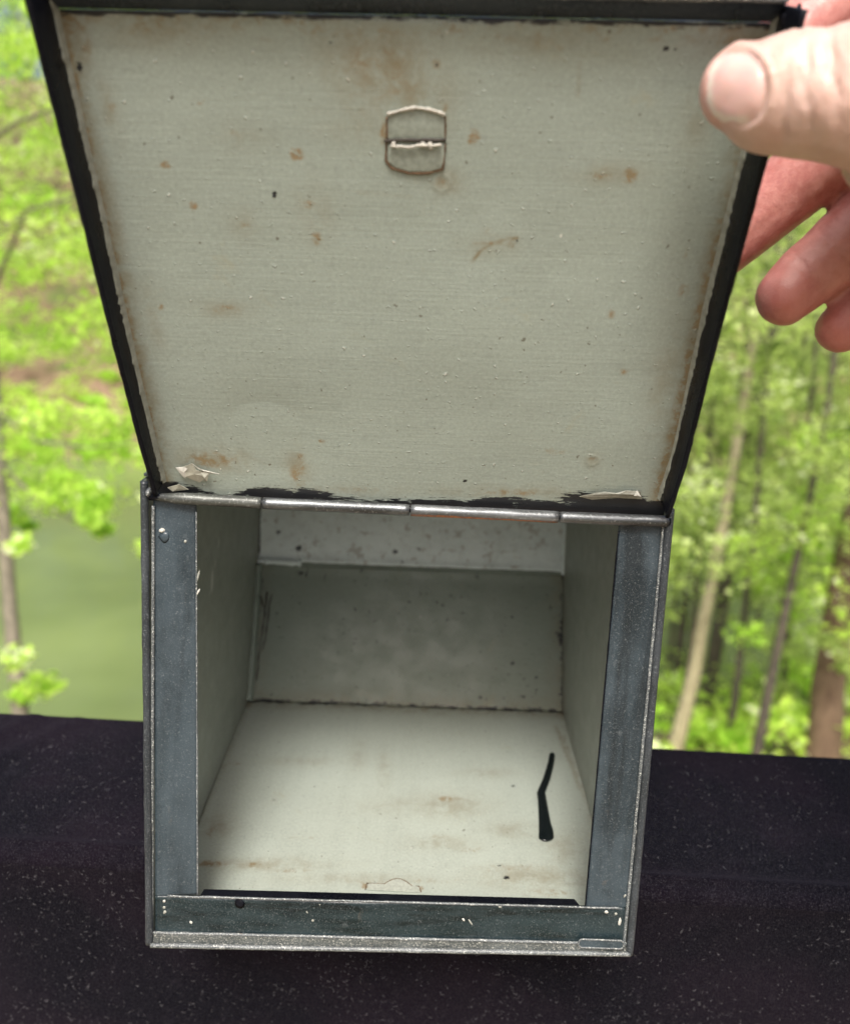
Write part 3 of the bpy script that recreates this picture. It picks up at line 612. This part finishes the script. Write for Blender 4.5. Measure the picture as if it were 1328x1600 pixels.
# lint and curled fibres stuck to the cloth: uncountable
bv = BVHTree.FromObject(clo, bpy.context.evaluated_depsgraph_get()) if False else None
def lint():
    V = []; Fc = []
    def fibre(P, a, L, curl, r, nrm, tx, ty):
        pts = []; th = a; p = np.array([0., 0.]); n = 6
        for i in range(n+1):
            hgt = .0002+.0006*math.sin(math.pi*i/n)*abs(curl)*.25
            pts.append(P+tx*p[0]+ty*p[1]+nrm*hgt); th += curl/n; p = p+np.array([math.cos(th), math.sin(th)])*L/n
        v, f = tube(pts, r, 3, False); o = len(V); V.extend(v); Fc.extend([tuple(i+o for i in q) for q in f])
    rr = random.Random(5)
    X, Y, Z = (np.array(q, float) for q in ((1, 0, 0), (0, 1, 0), (0, 0, 1)))
    clus = [(rr.uniform(-.4, .4), rr.uniform(yf, yb), rr.random()) for _ in range(60)]; clf = [(rr.uniform(-.35, .35), rr.uniform(-.22, -.0), rr.random()) for _ in range(90)]
    for i in range(2600):
        if rr.random() < .5: c = rr.choice(clus); x, y = rr.gauss(c[0], .012), rr.gauss(c[1], .008)
        else: x, y = rr.uniform(-.4, .4), rr.uniform(yf, yb)
        if not (yf+.012 < y < yb-.012) or (abs(x) < HW): continue
        fibre(np.array([x, y, -.0011]), rr.uniform(0, 6.3), rr.choice([.0006, .0008, .0012, .0022]), rr.uniform(-4, 4), rr.uniform(.00002, .00006), Z, X, Y)
    for i in range(8000):
        if rr.random() < .5: c = rr.choice(clf); x, z = rr.gauss(c[0], .016), rr.gauss(c[1], .01)
        else: x, z = rr.uniform(-.35, .35), rr.uniform(-.26, -.006)
        if z > -.006: continue
        j = np.argmin((CV[:, 0]-x)**2+(CV[:, 2]-z)**2+1e-3*(CV[:, 1] > yf+.03)) if False else None
        dz = min(1.5, max(0, (-.0012-z)/.3)); y = yf-.030*x+dz*(.055+.035*(float(vn(x*9, dz, 61, 2))-.55))-.004*dz
        fibre(np.array([x, y-.0007, z]), rr.uniform(0, 6.3), rr.choice([.0004, .0005, .0008, .0018]), rr.uniform(-4, 4), rr.uniform(.00002, .00006), -Y, X, Z)
    m = Mat('pale_lint'); m.out(Base_Color=(.20, .195, .21), Roughness=.9)
    o = make('lint', np.array(V), Fc, m.m, None); tagp(o, 'pale lint and curled fibres stuck all over the black cloth', 'lint', None, 'stuff')
lint()

# ------------------------------------------------------------------ THE HAND holding the lid corner
def hand():
    P = at
    px = lambda r, d: r/FPX*d
    chains = []   # (points, radii, kind)
    def ch(lst, kind, sub=5):
        pts = [P(x, y, d) for x, y, d, r in lst]; rad = [px(r, d) for x, y, d, r in lst]
        # catmull-rom
        A, B = [], []
        for i in range(len(pts)-1):
            p0, p1, p2, p3 = pts[max(i-1, 0)], pts[i], pts[i+1], pts[min(i+2, len(pts)-1)]
            for k in range(sub):
                t = k/sub; A.append(.5*((2*p1)+(-p0+p2)*t+(2*p0-5*p1+4*p2-p3)*t*t+(-p0+3*p1-3*p2+p3)*t**3)); B.append(rad[i]*(1-t)+rad[i+1]*t)
        A.append(pts[-1]); B.append(rad[-1]); chains.append((np.array(A), np.array(B), kind))
    ch([(1160, 138, .188, 66), (1180, 143, .187, 80), (1205, 148, .186, 87), (1240, 149, .185, 90), (1280, 151, .183, 93), (1330, 148, .181, 108), (1400, 150, .180, 138), (1520, 215, .185, 150), (1640, 260, .195, 150)], 'thumb')
    ch([(1140, 150, .236, 44), (1190, 100, .238, 50), (1290, 10, .238, 56), (1380, -60, .240, 60), (1500, -70, .240, 66)], 'index')
    ch([(1085, 425, .262, 42), (1125, 385, .260, 49), (1215, 308, .252, 56), (1300, 238, .243, 60), (1400, 150, .236, 62), (1540, 60, .235, 72)], 'middle')
    ch([(1226, 464, .246, 44), (1250, 442, .247, 50), (1300, 398, .246, 53), (1380, 322, .242, 57), (1460, 250, .238, 58), (1570, 180, .232, 68)], 'ring')
    ch([(1314, 512, .250, 39), (1340, 490, .250, 44), (1400, 430, .247, 47), (1470, 370, .242, 50), (1580, 300, .232, 62)], 'little')
    for x, y in ((1500, -70), (1540, 60), (1570, 180), (1580, 300)):
        ch([(x, y, .236, 68), (1720, 120+.45*(y-60), .224, 92), (1880, 190+.3*(y-60), .205, 100)], 'palm')
    ch([(1640, 260, .195, 140), (1780, 260, .2, 130), (1900, 240, .2, 125)], 'palm')
    ch([(1420, 190, .192, 84), (1500, 120, .215, 84), (1560, 60, .232, 70)], 'palm')
    ch([(1400, 120, .196, 60), (1460, 60, .22, 60), (1510, 0, .235, 60)], 'palm')
    ch([(1880, 220, .203, 150), (2050, 300, .185, 190), (2500, 700, .15, 330)], 'palm')
    # tubes with rounded ends
    parts = []
    for A, B, k in chains:
        pts = list(A); rad = list(B)
        d0 = (pts[0]-pts[1]); d0 /= np.linalg.norm(d0); d1 = pts[-1]-pts[-2]; d1 /= np.linalg.norm(d1)
        pre = [(pts[0]+d0*rad[0]*math.sin(a), rad[0]*max(.05, math.cos(a))) for a in np.linspace(math.pi/2*.97, .2, 6)]
        post = [(pts[-1]+d1*rad[-1]*math.sin(a), rad[-1]*max(.05, math.cos(a))) for a in np.linspace(.2, math.pi/2*.97, 6)]
        parts.append(tube([p for p, r in pre]+pts+[p for p, r in post], [r for p, r in pre]+rad+[r for p, r in post], 20))
    V, Fc = join(parts)
    m = Mat('skin')
    o = make('hand', np.array(V), Fc, m.m, None); fixn(o)
    md = o.modifiers.new('r', 'REMESH'); md.mode = 'VOXEL'; md.voxel_size = .0009; md.use_smooth_shade = True
    s = o.modifiers.new('s', 'SMOOTH'); s.factor = .6; s.iterations = 9
    dg = bpy.context.evaluated_depsgraph_get(); me = bpy.data.meshes.new_from_object(o.evaluated_get(dg)); o.modifiers.clear()
    o.data = me; me.materials.clear(); me.materials.append(m.m)
    N = len(me.vertices); co = np.empty(N*3); me.vertices.foreach_get('co', co); co = co.reshape(-1, 3); no = np.empty(N*3); me.vertices.foreach_get('normal', no); no = no.reshape(-1, 3)
    def dist(A): return np.sqrt(((co[:, None, :]-A[None])**2).sum(2)).min(1)
    kinds = {}
    for A, B, k in chains:
        d = np.sqrt(((co[:, None, :]-A[None])**2).sum(2))-B[None]; kinds[k] = np.minimum(kinds.get(k, 1e9), d.min(1))
    fing = np.minimum.reduce([kinds['index'], kinds['middle'], kinds['ring'], kinds['little']])
    red = sstep(-.002, .004, kinds['thumb']-fing)
    # screen-measured features on the thumb: knuckle creases, nail bed
    rel = co-CAM; z = rel@_F; X = 664+FPX*(rel@_R)/z; Y = 800-FPX*(rel@_U)/z; facing = sstep(.05, .5, -(no@_F)); th = 1-red
    d = np.zeros(N)
    for cx, s_, amp, sl in ((1218, 3, .00018, .10), (1233, 4, .0003, -.15), (1249, 3, .0002, .15), (1264, 5, .00038, -.02), (1281, 3, .0002, -.22), (1302, 6, .0004, .12), (1318, 4, .0003, .3)):
        wv = X-(cx+sl*(Y-150)+16*(vn(Y*.022, X*0+cx, 3)-.5)*2); d -= amp*np.exp(-(wv/s_)**2)*th*facing*sstep(.25, .55, vn(X*.02, Y*.018, cx))*1.3
    d += .0006*np.exp(-((X-1270)/40)**2)*th*facing
    ff = th*facing*sstep(1205, 1235, X); d += .0008*(vn(X*.055+Y*.006, Y*.013, 71, 3)-.5)*ff+.0006*(vn(X*.11-Y*.02, Y*.03, 72, 3)-.5)*ff
    fd = (1-th)*.0005*(vn(X*.03+Y*.03, Y*.01-X*.01, 73, 3)-.5)*2; d += fd
    for qx, qy, ax_, ay_ in ((1268, 425, .74, -.67), (1262, 432, .74, -.67), (1300, 383, .74, -.67)):
        l_ = (X-qx)*ax_+(Y-qy)*ay_; w_ = -(X-qx)*ay_+(Y-qy)*ax_; d -= .0005*np.exp(-(l_/3.5)**2-(w_/45)**4)*(1-th)*facing
    # shallow groove round the nail
    e = np.sqrt(((X-1150)/50)**2+((Y-138)/62)**2); d -= .0007*sstep(1.02, .9, e)*th*facing; d -= .0005*np.exp(-((e-.97)/.06)**2)*th*facing
    d += .0005*np.exp(-((e-1.13)/.08)**2)*th*facing*sstep(1120, 1160, X)
    # finger pads crease lines
    for cx, cy in ((1300, 385), (1235, 300)): pass
    co = co+no*d[:, None]; me.vertices.foreach_set('co', co.ravel())
    for nm, val in (('red', red), ('tip', np.clip(np.exp(-((X-1222)/45)**2-((Y-470)/45)**2)+np.exp(-((X-1310)/40)**2-((Y-520)/40)**2)+.6*np.exp(-((X-1110)/30)**2-((Y-160)/60)**2)*th, 0, 1))):
        a = me.attributes.new(nm, 'FLOAT', 'POINT'); a.data.foreach_set('value', val.astype(np.float32))
    me.polygons.foreach_set('use_smooth', [True]*len(me.polygons)); me.update()
    cc = m.co('Object'); n1 = m.noise(cc, 120, 4, .6); n2 = m.noise(cc, 1300, 3, .6); n3 = m.noise(cc, 40, 3)
    c = m.mix(m.ramp(n1, .3, .7), (.66, .46, .40), (.55, .36, .30)); c = m.mix(m.ramp(n3, .45, .7, 0, .5), c, (.50, .385, .30))
    rd = m.mix(m.ramp(m.noise(cc, 260, 5, .7), .35, .65), (.56, .25, .22), (.46, .17, .15)); rd = m.mix(m.ramp(n3, .4, .7, 0, .5), rd, (.50, .26, .215)); c = m.mix(m.att('red'), c, rd); c = m.mix(m.mth('MULTIPLY', m.att('tip'), .6), c, (.50, .15, .12))
    m.out(Base_Color=c, Roughness=.42, Subsurface_Weight=.15, Subsurface_Scale=.003, Normal=m.bump(m.mth('ADD', n2, m.mth('MULTIPLY', m.n('ShaderNodeTexVoronoi', feature='DISTANCE_TO_EDGE', ins={'Vector': cc, 'Scale': 900.}).outputs[0], .8)), .35, .0003), Specular_IOR_Level=.45)
    m.b.inputs['Subsurface Radius'].default_value = (1., .35, .2)
    root = Vector(np.array(P(1300, 200, .21)))
    for v in me.vertices: v.co -= root
    o.location = root
    tagp(o, 'hand coming in from the right, thumb pressing the open lid corner and fingers behind it', 'hand')
    # thumbnail
    tr = BVHTree.FromPolygons([tuple(c) for c in co], [tuple(p.vertices) for p in me.polygons])
    U, Rr = 26, 12; Vn = []; C = Vector(CAM)
    for j in range(Rr+1):
        q = j/Rr
        for i in range(U):
            a = 2*math.pi*i/U; sx = math.copysign(abs(math.cos(a))**.72, math.cos(a)); sy = math.copysign(abs(math.sin(a))**.72, math.sin(a))
            ex = 45*(1.06 if sx < 0 else 1.0); x = 1150+q*(ex*sx-5*sy); y = 138+q*(56*sy+4*sx)
            dr = Vector(ray(x, y)).normalized(); hit = tr.ray_cast(C, dr)
            h = hit[0] if hit[0] is not None else Vector(P(x, y, .18))
            lift = .00075*(1-q**6)-.0001
            Vn.append(np.array(h)-np.array(dr)*lift)
    Fn = [(j*U+i, j*U+(i+1) % U, (j+1)*U+(i+1) % U, (j+1)*U+i) for j in range(1, Rr) for i in range(U)]+[(0, U+(i+1) % U, U+i) for i in range(U)]
    mn = Mat('nail'); tipa = np.array([1. if True else 0]*len(Vn))
    edge = []
    for j in range(Rr+1):
        for i in range(U):
            a = 2*math.pi*i/U; q = j/Rr; edge.append(sstep(.70, .84, q)*sstep(.1, -.35, math.cos(a+.55)))
    cn = mn.mix(mn.att('edge'), (.68, .44, .40), (.76, .66, .58)); cn = mn.mix(mn.ramp(mn.noise(mn.co('Object', (1, 1, 1)), 200, 2), .3, .7, 0, .3), cn, (.64, .45, .40))
    mn.out(Base_Color=cn, Roughness=.24, Subsurface_Weight=.2, Subsurface_Scale=.002, Specular_IOR_Level=.5)
    nl = make('thumbnail', np.array(Vn), Fn, mn.m, o, attrs={'edge': np.array(edge)}); fixn(nl)
    # white free edge
hand()

# ------------------------------------------------------------------ LANDSCAPE beyond the rail
WZ = -6.0
def hgt(x, y):
    x = np.asarray(x, float); y = np.asarray(y, float)
    near = -3.2-.42*np.maximum(0, y-1.5)+1.1*sstep(.5, 6, x)*sstep(20, 8, y)
    far = WZ+.0+.42*(y-22.5-1.5*(vn(x*.15, y*0, 90)-.5))
    far = np.where(y > 60, WZ+.42*37.5+.1*(y-60), far)
    h = np.maximum(np.maximum(near, far), WZ-1.2)+.5*(vn(x*.4, y*.4, 91)-.5)
    return h
def ground():
    g = np.concatenate([np.linspace(-220, -40, 19), np.linspace(-38, 38, 150), np.linspace(40, 220, 19)]); gy = np.concatenate([np.linspace(-60, -2, 14), np.linspace(-1, 64, 150), np.linspace(70, 260, 20)])
    X, Y = np.meshgrid(g, gy); Z = hgt(X, Y); Z = np.where(Y < 0, -3.2, Z)
    idx = np.arange(X.size).reshape(X.shape); f = np.stack([idx[:-1, :-1], idx[:-1, 1:], idx[1:, 1:], idx[1:, :-1]], -1).reshape(-1, 4)
    m = Mat('forest_floor'); co = m.co('Object'); n1 = m.noise(co, .35, 5, .6); n2 = m.noise(co, 3, 5, .7)
    c = m.mix(m.ramp(n1, .45, .6), (.20, .13, .09), (.10, .16, .03)); c = m.mix(m.ramp(n2, .4, .7, 0, .7), c, (.32, .22, .15))
    m.out(Base_Color=c, Roughness=.95, Normal=m.bump(n2, .5, .1))
    tagp(make('ground', np.stack([X.ravel(), Y.ravel(), Z.ravel()], 1), f, m.m), 'leaf-littered wooded slope around the pond', None, None, 'structure')
ground()
def water():
    m = Mat('pond_water'); co = m.co('Object'); n = m.noise(m.co('Object', (1, .5, 1)), 1.6, 3, .5); n2 = m.noise(co, .25, 3)
    c = m.mix(m.ramp(n2, .35, .7), (.195, .25, .095), (.135, .18, .068))
    m.out(Base_Color=c, Roughness=.10, Specular_IOR_Level=.5, Normal=m.bump(n, .25, .08))
    xs = np.linspace(-60, 40, 3); ys = np.linspace(2, 27, 3); X, Y = np.meshgrid(xs, ys); idx = np.arange(9).reshape(3, 3)
    f = np.stack([idx[:-1, :-1], idx[:-1, 1:], idx[1:, 1:], idx[1:, :-1]], -1).reshape(-1, 4)
    tagp(make('pond', np.stack([X.ravel(), Y.ravel(), np.full(9, WZ)], 1), f, m.m), 'still green pond below the deck', None, None, 'structure')
water()
def leafmat(name, a, b, tr=.5):
    m = Mat(name); n = m.att('tone'); c = m.mix(m.ramp(n, .82, .97, 0, .75), m.mix(n, a, b), (.97, .97, .80))  # palest leaves coloured near white as painted sparkles of light
    m.out(Base_Color=c, Roughness=.5, Specular_IOR_Level=.35)
    t = m.n('ShaderNodeBsdfTranslucent', ins={'Color': m.mix(.0, c, (1, 1, 1))}); mx = m.n('ShaderNodeMixShader', ins={0: tr, 1: m.b.outputs[0], 2: t.outputs[0]})
    out = [x for x in m.t.nodes if x.type == 'OUTPUT_MATERIAL'][0]; m.t.links.new(mx.outputs[0], out.inputs[0]); return m.m
L_lime = leafmat('spring_leaf', (.34, .62, .05), (.74, .96, .18))
L_mid = leafmat('woodland_leaf', (.09, .15, .03), (.74, .94, .25))
L_far = leafmat('far_leaf', (.16, .25, .05), (.78, .95, .30))
def leaves(name, clumps, per, size, mat, parent, seed, flat=.6):
    """clumps: (x, y, z, radius)"""
    r = np.random.default_rng(seed); clumps = np.array(clumps, float); n = len(clumps)*per
    ci = np.repeat(np.arange(len(clumps)), per); c = clumps[ci]
    d = r.normal(size=(n, 3)); d *= (r.random(n)**.45)[:, None]/np.linalg.norm(d, axis=1)[:, None]; d[:, 2] *= flat
    P = c[:, :3]+d*c[:, 3:4]
    ax = r.normal(size=(n, 3)); ax[:, 2] *= .5; ax /= np.linalg.norm(ax, axis=1)[:, None]
    nr = r.normal(size=(n, 3)); nr[:, 2] += 1.; sd_ = np.cross(ax, nr); sd_ /= np.linalg.norm(sd_, axis=1)[:, None]
    s = size*r.uniform(.6, 1.3, n)[:, None]; up = np.cross(sd_, ax)
    V = np.stack([P-ax*s*.5, P+sd_*s*.3+up*s*.06, P+ax*s*.55, P-sd_*s*.3+up*s*.06], 1).reshape(-1, 3)
    f = np.arange(n*4).reshape(n, 4)
    tn = np.clip(r.random(len(clumps))[ci]*.62+r.random(n)*.5-.06, 0, 1)
    return make(name, V, f, mat, parent, False, attrs={'tone': np.repeat(tn, 4)})
def barkmat(name, a, b):
    m = Mat(name); co = m.co('Object', (12, 12, 2)); n = m.noise(co, 1.5, 5, .7)
    return m.out(Base_Color=m.mix(m.ramp(n, .3, .7), a, b), Roughness=.9, Normal=m.bump(n, .8, .03))
K_brown = barkmat('brown_bark', (.085, .052, .03), (.17, .115, .07)); K_beige = barkmat('beige_bark', (.22, .19, .11), (.38, .34, .21)); K_dark = barkmat('dark_bark', (.035, .03, .022), (.09, .075, .05)); K_grey = barkmat('grey_bark', (.13, .115, .085), (.25, .22, .165))
def tree(pts, r0, r1, bark, crown, leafm, label, seed, name='tree', group=None, leaf=.07, per=70, limbs=()):
    """pts: trunk line from low to high in world space; carried down to the ground"""
    pts = [np.array(p, float) for p in pts]; a, b = pts[0], pts[1]
    g = float(hgt(a[0], a[1])); dirn = (b-a)/max(.01, (b-a)[2]); dirn[:2] *= .4; base = a+dirn*(g-.2-a[2]); base[2] = g-.2
    t = empty(name, tuple(base), label, 'tree', group)
    line = [base]+pts; L = len(line)
    # smooth subdivision
    A = []
    for i in range(L-1):
        for k in range(6):
            s = k/6; p = line[i]*(1-s)+line[i+1]*s; p = p+np.array([(vn(i+s, seed, 1)-.5)*r0*.5, 0, 0]); A.append(p)
    A.append(line[-1]); R_ = [r0*(1.35 if i == 0 else 1)*(1-i/len(A))+r1*(i/len(A)) for i in range(len(A))]
    prt = [tube(A, R_, 10)]
    v, f = join(prt); make('trunk', v, f, bark, t)
    for lb in limbs:
        lb = [np.array(q, float) for q in lb]; v, f = tube(lb, np.linspace(r0*.28, r0*.06, len(lb)), 7); make('limb', v, f, bark, t)
    if crown: leaves('crown', crown, per, leaf, leafm, t, seed)
    return t
rs = random.Random(3)
def cl(boxpx, d0, d1, n, r0, r1):
    """leaf clumps spread through the volume seen through a window of the view"""
    return [(*at(rs.uniform(boxpx[0], boxpx[2]), rs.uniform(boxpx[1], boxpx[3]), rs.uniform(d0, d1)), rs.uniform(r0, r1)) for _ in range(n)]
# left: the shoreline tree whose boughs hang over the pond
tree([at(32, 1120, 7), at(18, 950, 7.2), at(2, 740, 7.4), at(-30, 300, 7.8), at(-60, -300, 8.2)], .075, .04, K_grey,
     cl((-150, 640, 200, 780), 6, 9, 34, .12, .34)+cl((-60, 760, 190, 910), 6, 8.5, 13, .08, .2)+cl((0, 1000, 90, 1085), 6, 7, 3, .14, .2)+cl((-200, -200, 240, 560), 7, 12, 110, .2, .5)+cl((-220, -320, 120, 100), 9, 13, 70, .3, .6)+cl((-80, 380, 190, 560), 9, 13, 30, .2, .5)+cl((120, 620, 420, 860), 6, 9, 16, .1, .3),
     L_lime, 'grey-barked tree at the left edge with lime leaves hanging over the pond', 21, leaf=.075, per=90,
     limbs=([at(-10, 640, 7.4), at(60, 690, 7), at(140, 700, 6.6), at(225, 690, 6.4)], [at(-20, 480, 7.5), at(40, 330, 7), at(110, 312, 6.5), at(200, 250, 6.2)], [at(-30, 230, 7.6), at(30, 190, 6.8), at(80, 172, 6.3), at(180, 140, 6)], [at(-5, 720, 7.3), at(70, 790, 7), at(150, 830, 6.8)]))
# right: trunks that can be told apart
tree([at(1280, 1190, 8), at(1297, 1060, 8.1), at(1325, 880, 8.3), at(1400, 500, 8.8), at(1480, -200, 9.5)], .19, .09, K_brown,
     cl((1270, 500, 1560, 900), 6.8, 8, 46, .15, .4)+cl((1180, 900, 1420, 1180), 8.6, 10, 22, .15, .4)+cl((1290, 1000, 1340, 1060), 7, 8, 3, .1, .2), L_mid, 'thick brown trunk at the right edge rising behind the rail', 22, per=80)
tree([at(1055, 1175, 9), at(1080, 1060, 9.2), at(1108, 930, 9.4), at(1150, 700, 10), at(1230, 200, 11)], .10, .05, K_beige,
     cl((1040, 380, 1230, 880), 8, 9, 40, .15, .4)+cl((1000, 560, 1330, 940), 9.6, 12, 60, .2, .5), L_mid, 'pale beige leaning trunk just right of the metal box', 23, per=80)
tree([at(1178, 1190, 7.5), at(1205, 1060, 7.6), at(1232, 930, 7.8), at(1262, 790, 8), at(1285, 670, 8.2), at(1340, 300, 9)], .055, .025, K_dark,
     cl((1150, 640, 1340, 1000), 7.5, 10, 30, .15, .4), L_lime, 'slender dark tree between the beige trunk and the thick brown one', 24, per=70)
tree([at(1050, 1100, 12), at(1066, 960, 12), at(1085, 850, 12.3), at(1107, 670, 12.6), at(1150, 400, 13)], .08, .04, K_dark,
     cl((1020, 560, 1200, 900), 11, 14, 26, .2, .5), L_mid, 'thin dark tree closest to the right side of the box', 25, per=70)
tree([at(1120, 1000, 11), at(1150, 800, 11.2), at(1175, 640, 11.5), at(1203, 540, 11.8), at(1260, 250, 12.5)], .10, .05, K_dark,
     cl((1120, 420, 1330, 760), 10, 14, 34, .2, .5), L_mid, 'dark tree whose trunk shows below the ring finger', 26, per=80)
tree([at(1176, 1100, 14), at(1192, 820, 14.5), at(1184, 690, 15), at(1200, 300, 16)], .05, .03, K_dark, cl((1020, 850, 1330, 1180), 10, 15, 80, .2, .5)+cl((1000, 620, 1330, 900), 11, 15, 50, .3, .6), L_mid, 'spindly sapling far back between the slender dark trees', 27, per=60)
for i, (px_, d) in enumerate(((1010, 16), (1042, 19), (1135, 18), (1225, 17), (1262, 20), (1325, 15), (900, 15), (760, 18), (560, 17), (420, 20), (1450, 16), (-180, 20), (-60, 24), (1085, 13), (1160, 15), (1205, 12), (1245, 16), (1300, 13), (1070, 10), (1112, 11), (1150, 9), (1222, 10), (1312, 11), (1040, 12))):
    tree([at(px_, 1080, d), at(px_+30, 800, d+.3), at(px_+70+(px_ < 600)*-90, 300, d+1), at(px_+110+(px_ < 600)*-200, -200, d+2)], .09+.02*(i % 3) if i < 13 else .045, .04 if i < 13 else .02, (K_dark, K_brown, K_dark)[i % 3] if i < 13 else K_dark,
         cl((px_-90, 200, px_+160, 900), d-1.5, d+2.5, 20, .3, .7), L_far, 'slender blurred tree in the woods across the slope', 40+i, group='blurred trees behind the rail', leaf=.11, per=60)
# wooded far bank as one mass, and undergrowth along its foot
rr = random.Random(9); cw = []
for i in range(2600):
    x = rr.uniform(-36, 36); y = rr.uniform(26, 48); g = float(hgt(x, y)); cw.append((x, y, g+rr.uniform(.5, 16)*(.5 if y < 28 else 1), rr.uniform(.5, 1.4)))
tagp(leaves('far_woods', cw, 60, .24, L_far, None, 70), 'blurred mass of bright green woods on the far bank', 'woods', None, 'stuff')
cu = []
for i in range(520):
    x = rr.uniform(-30, 30); y = rr.uniform(22.5, 27); g = float(hgt(x, y)); cu.append((x, y, g+.2, rr.uniform(.2, .7)))
for i in range(420):
    x = rr.uniform(1.5, 16); y = rr.uniform(6, 16); g = float(hgt(x, y)); cu.append((x, y, g+rr.uniform(0, .8), rr.uniform(.2, .6)))
tagp(leaves('undergrowth', cu, 60, .14, L_lime, None, 71), 'blurred low green undergrowth along the banks', 'undergrowth', None, 'stuff')
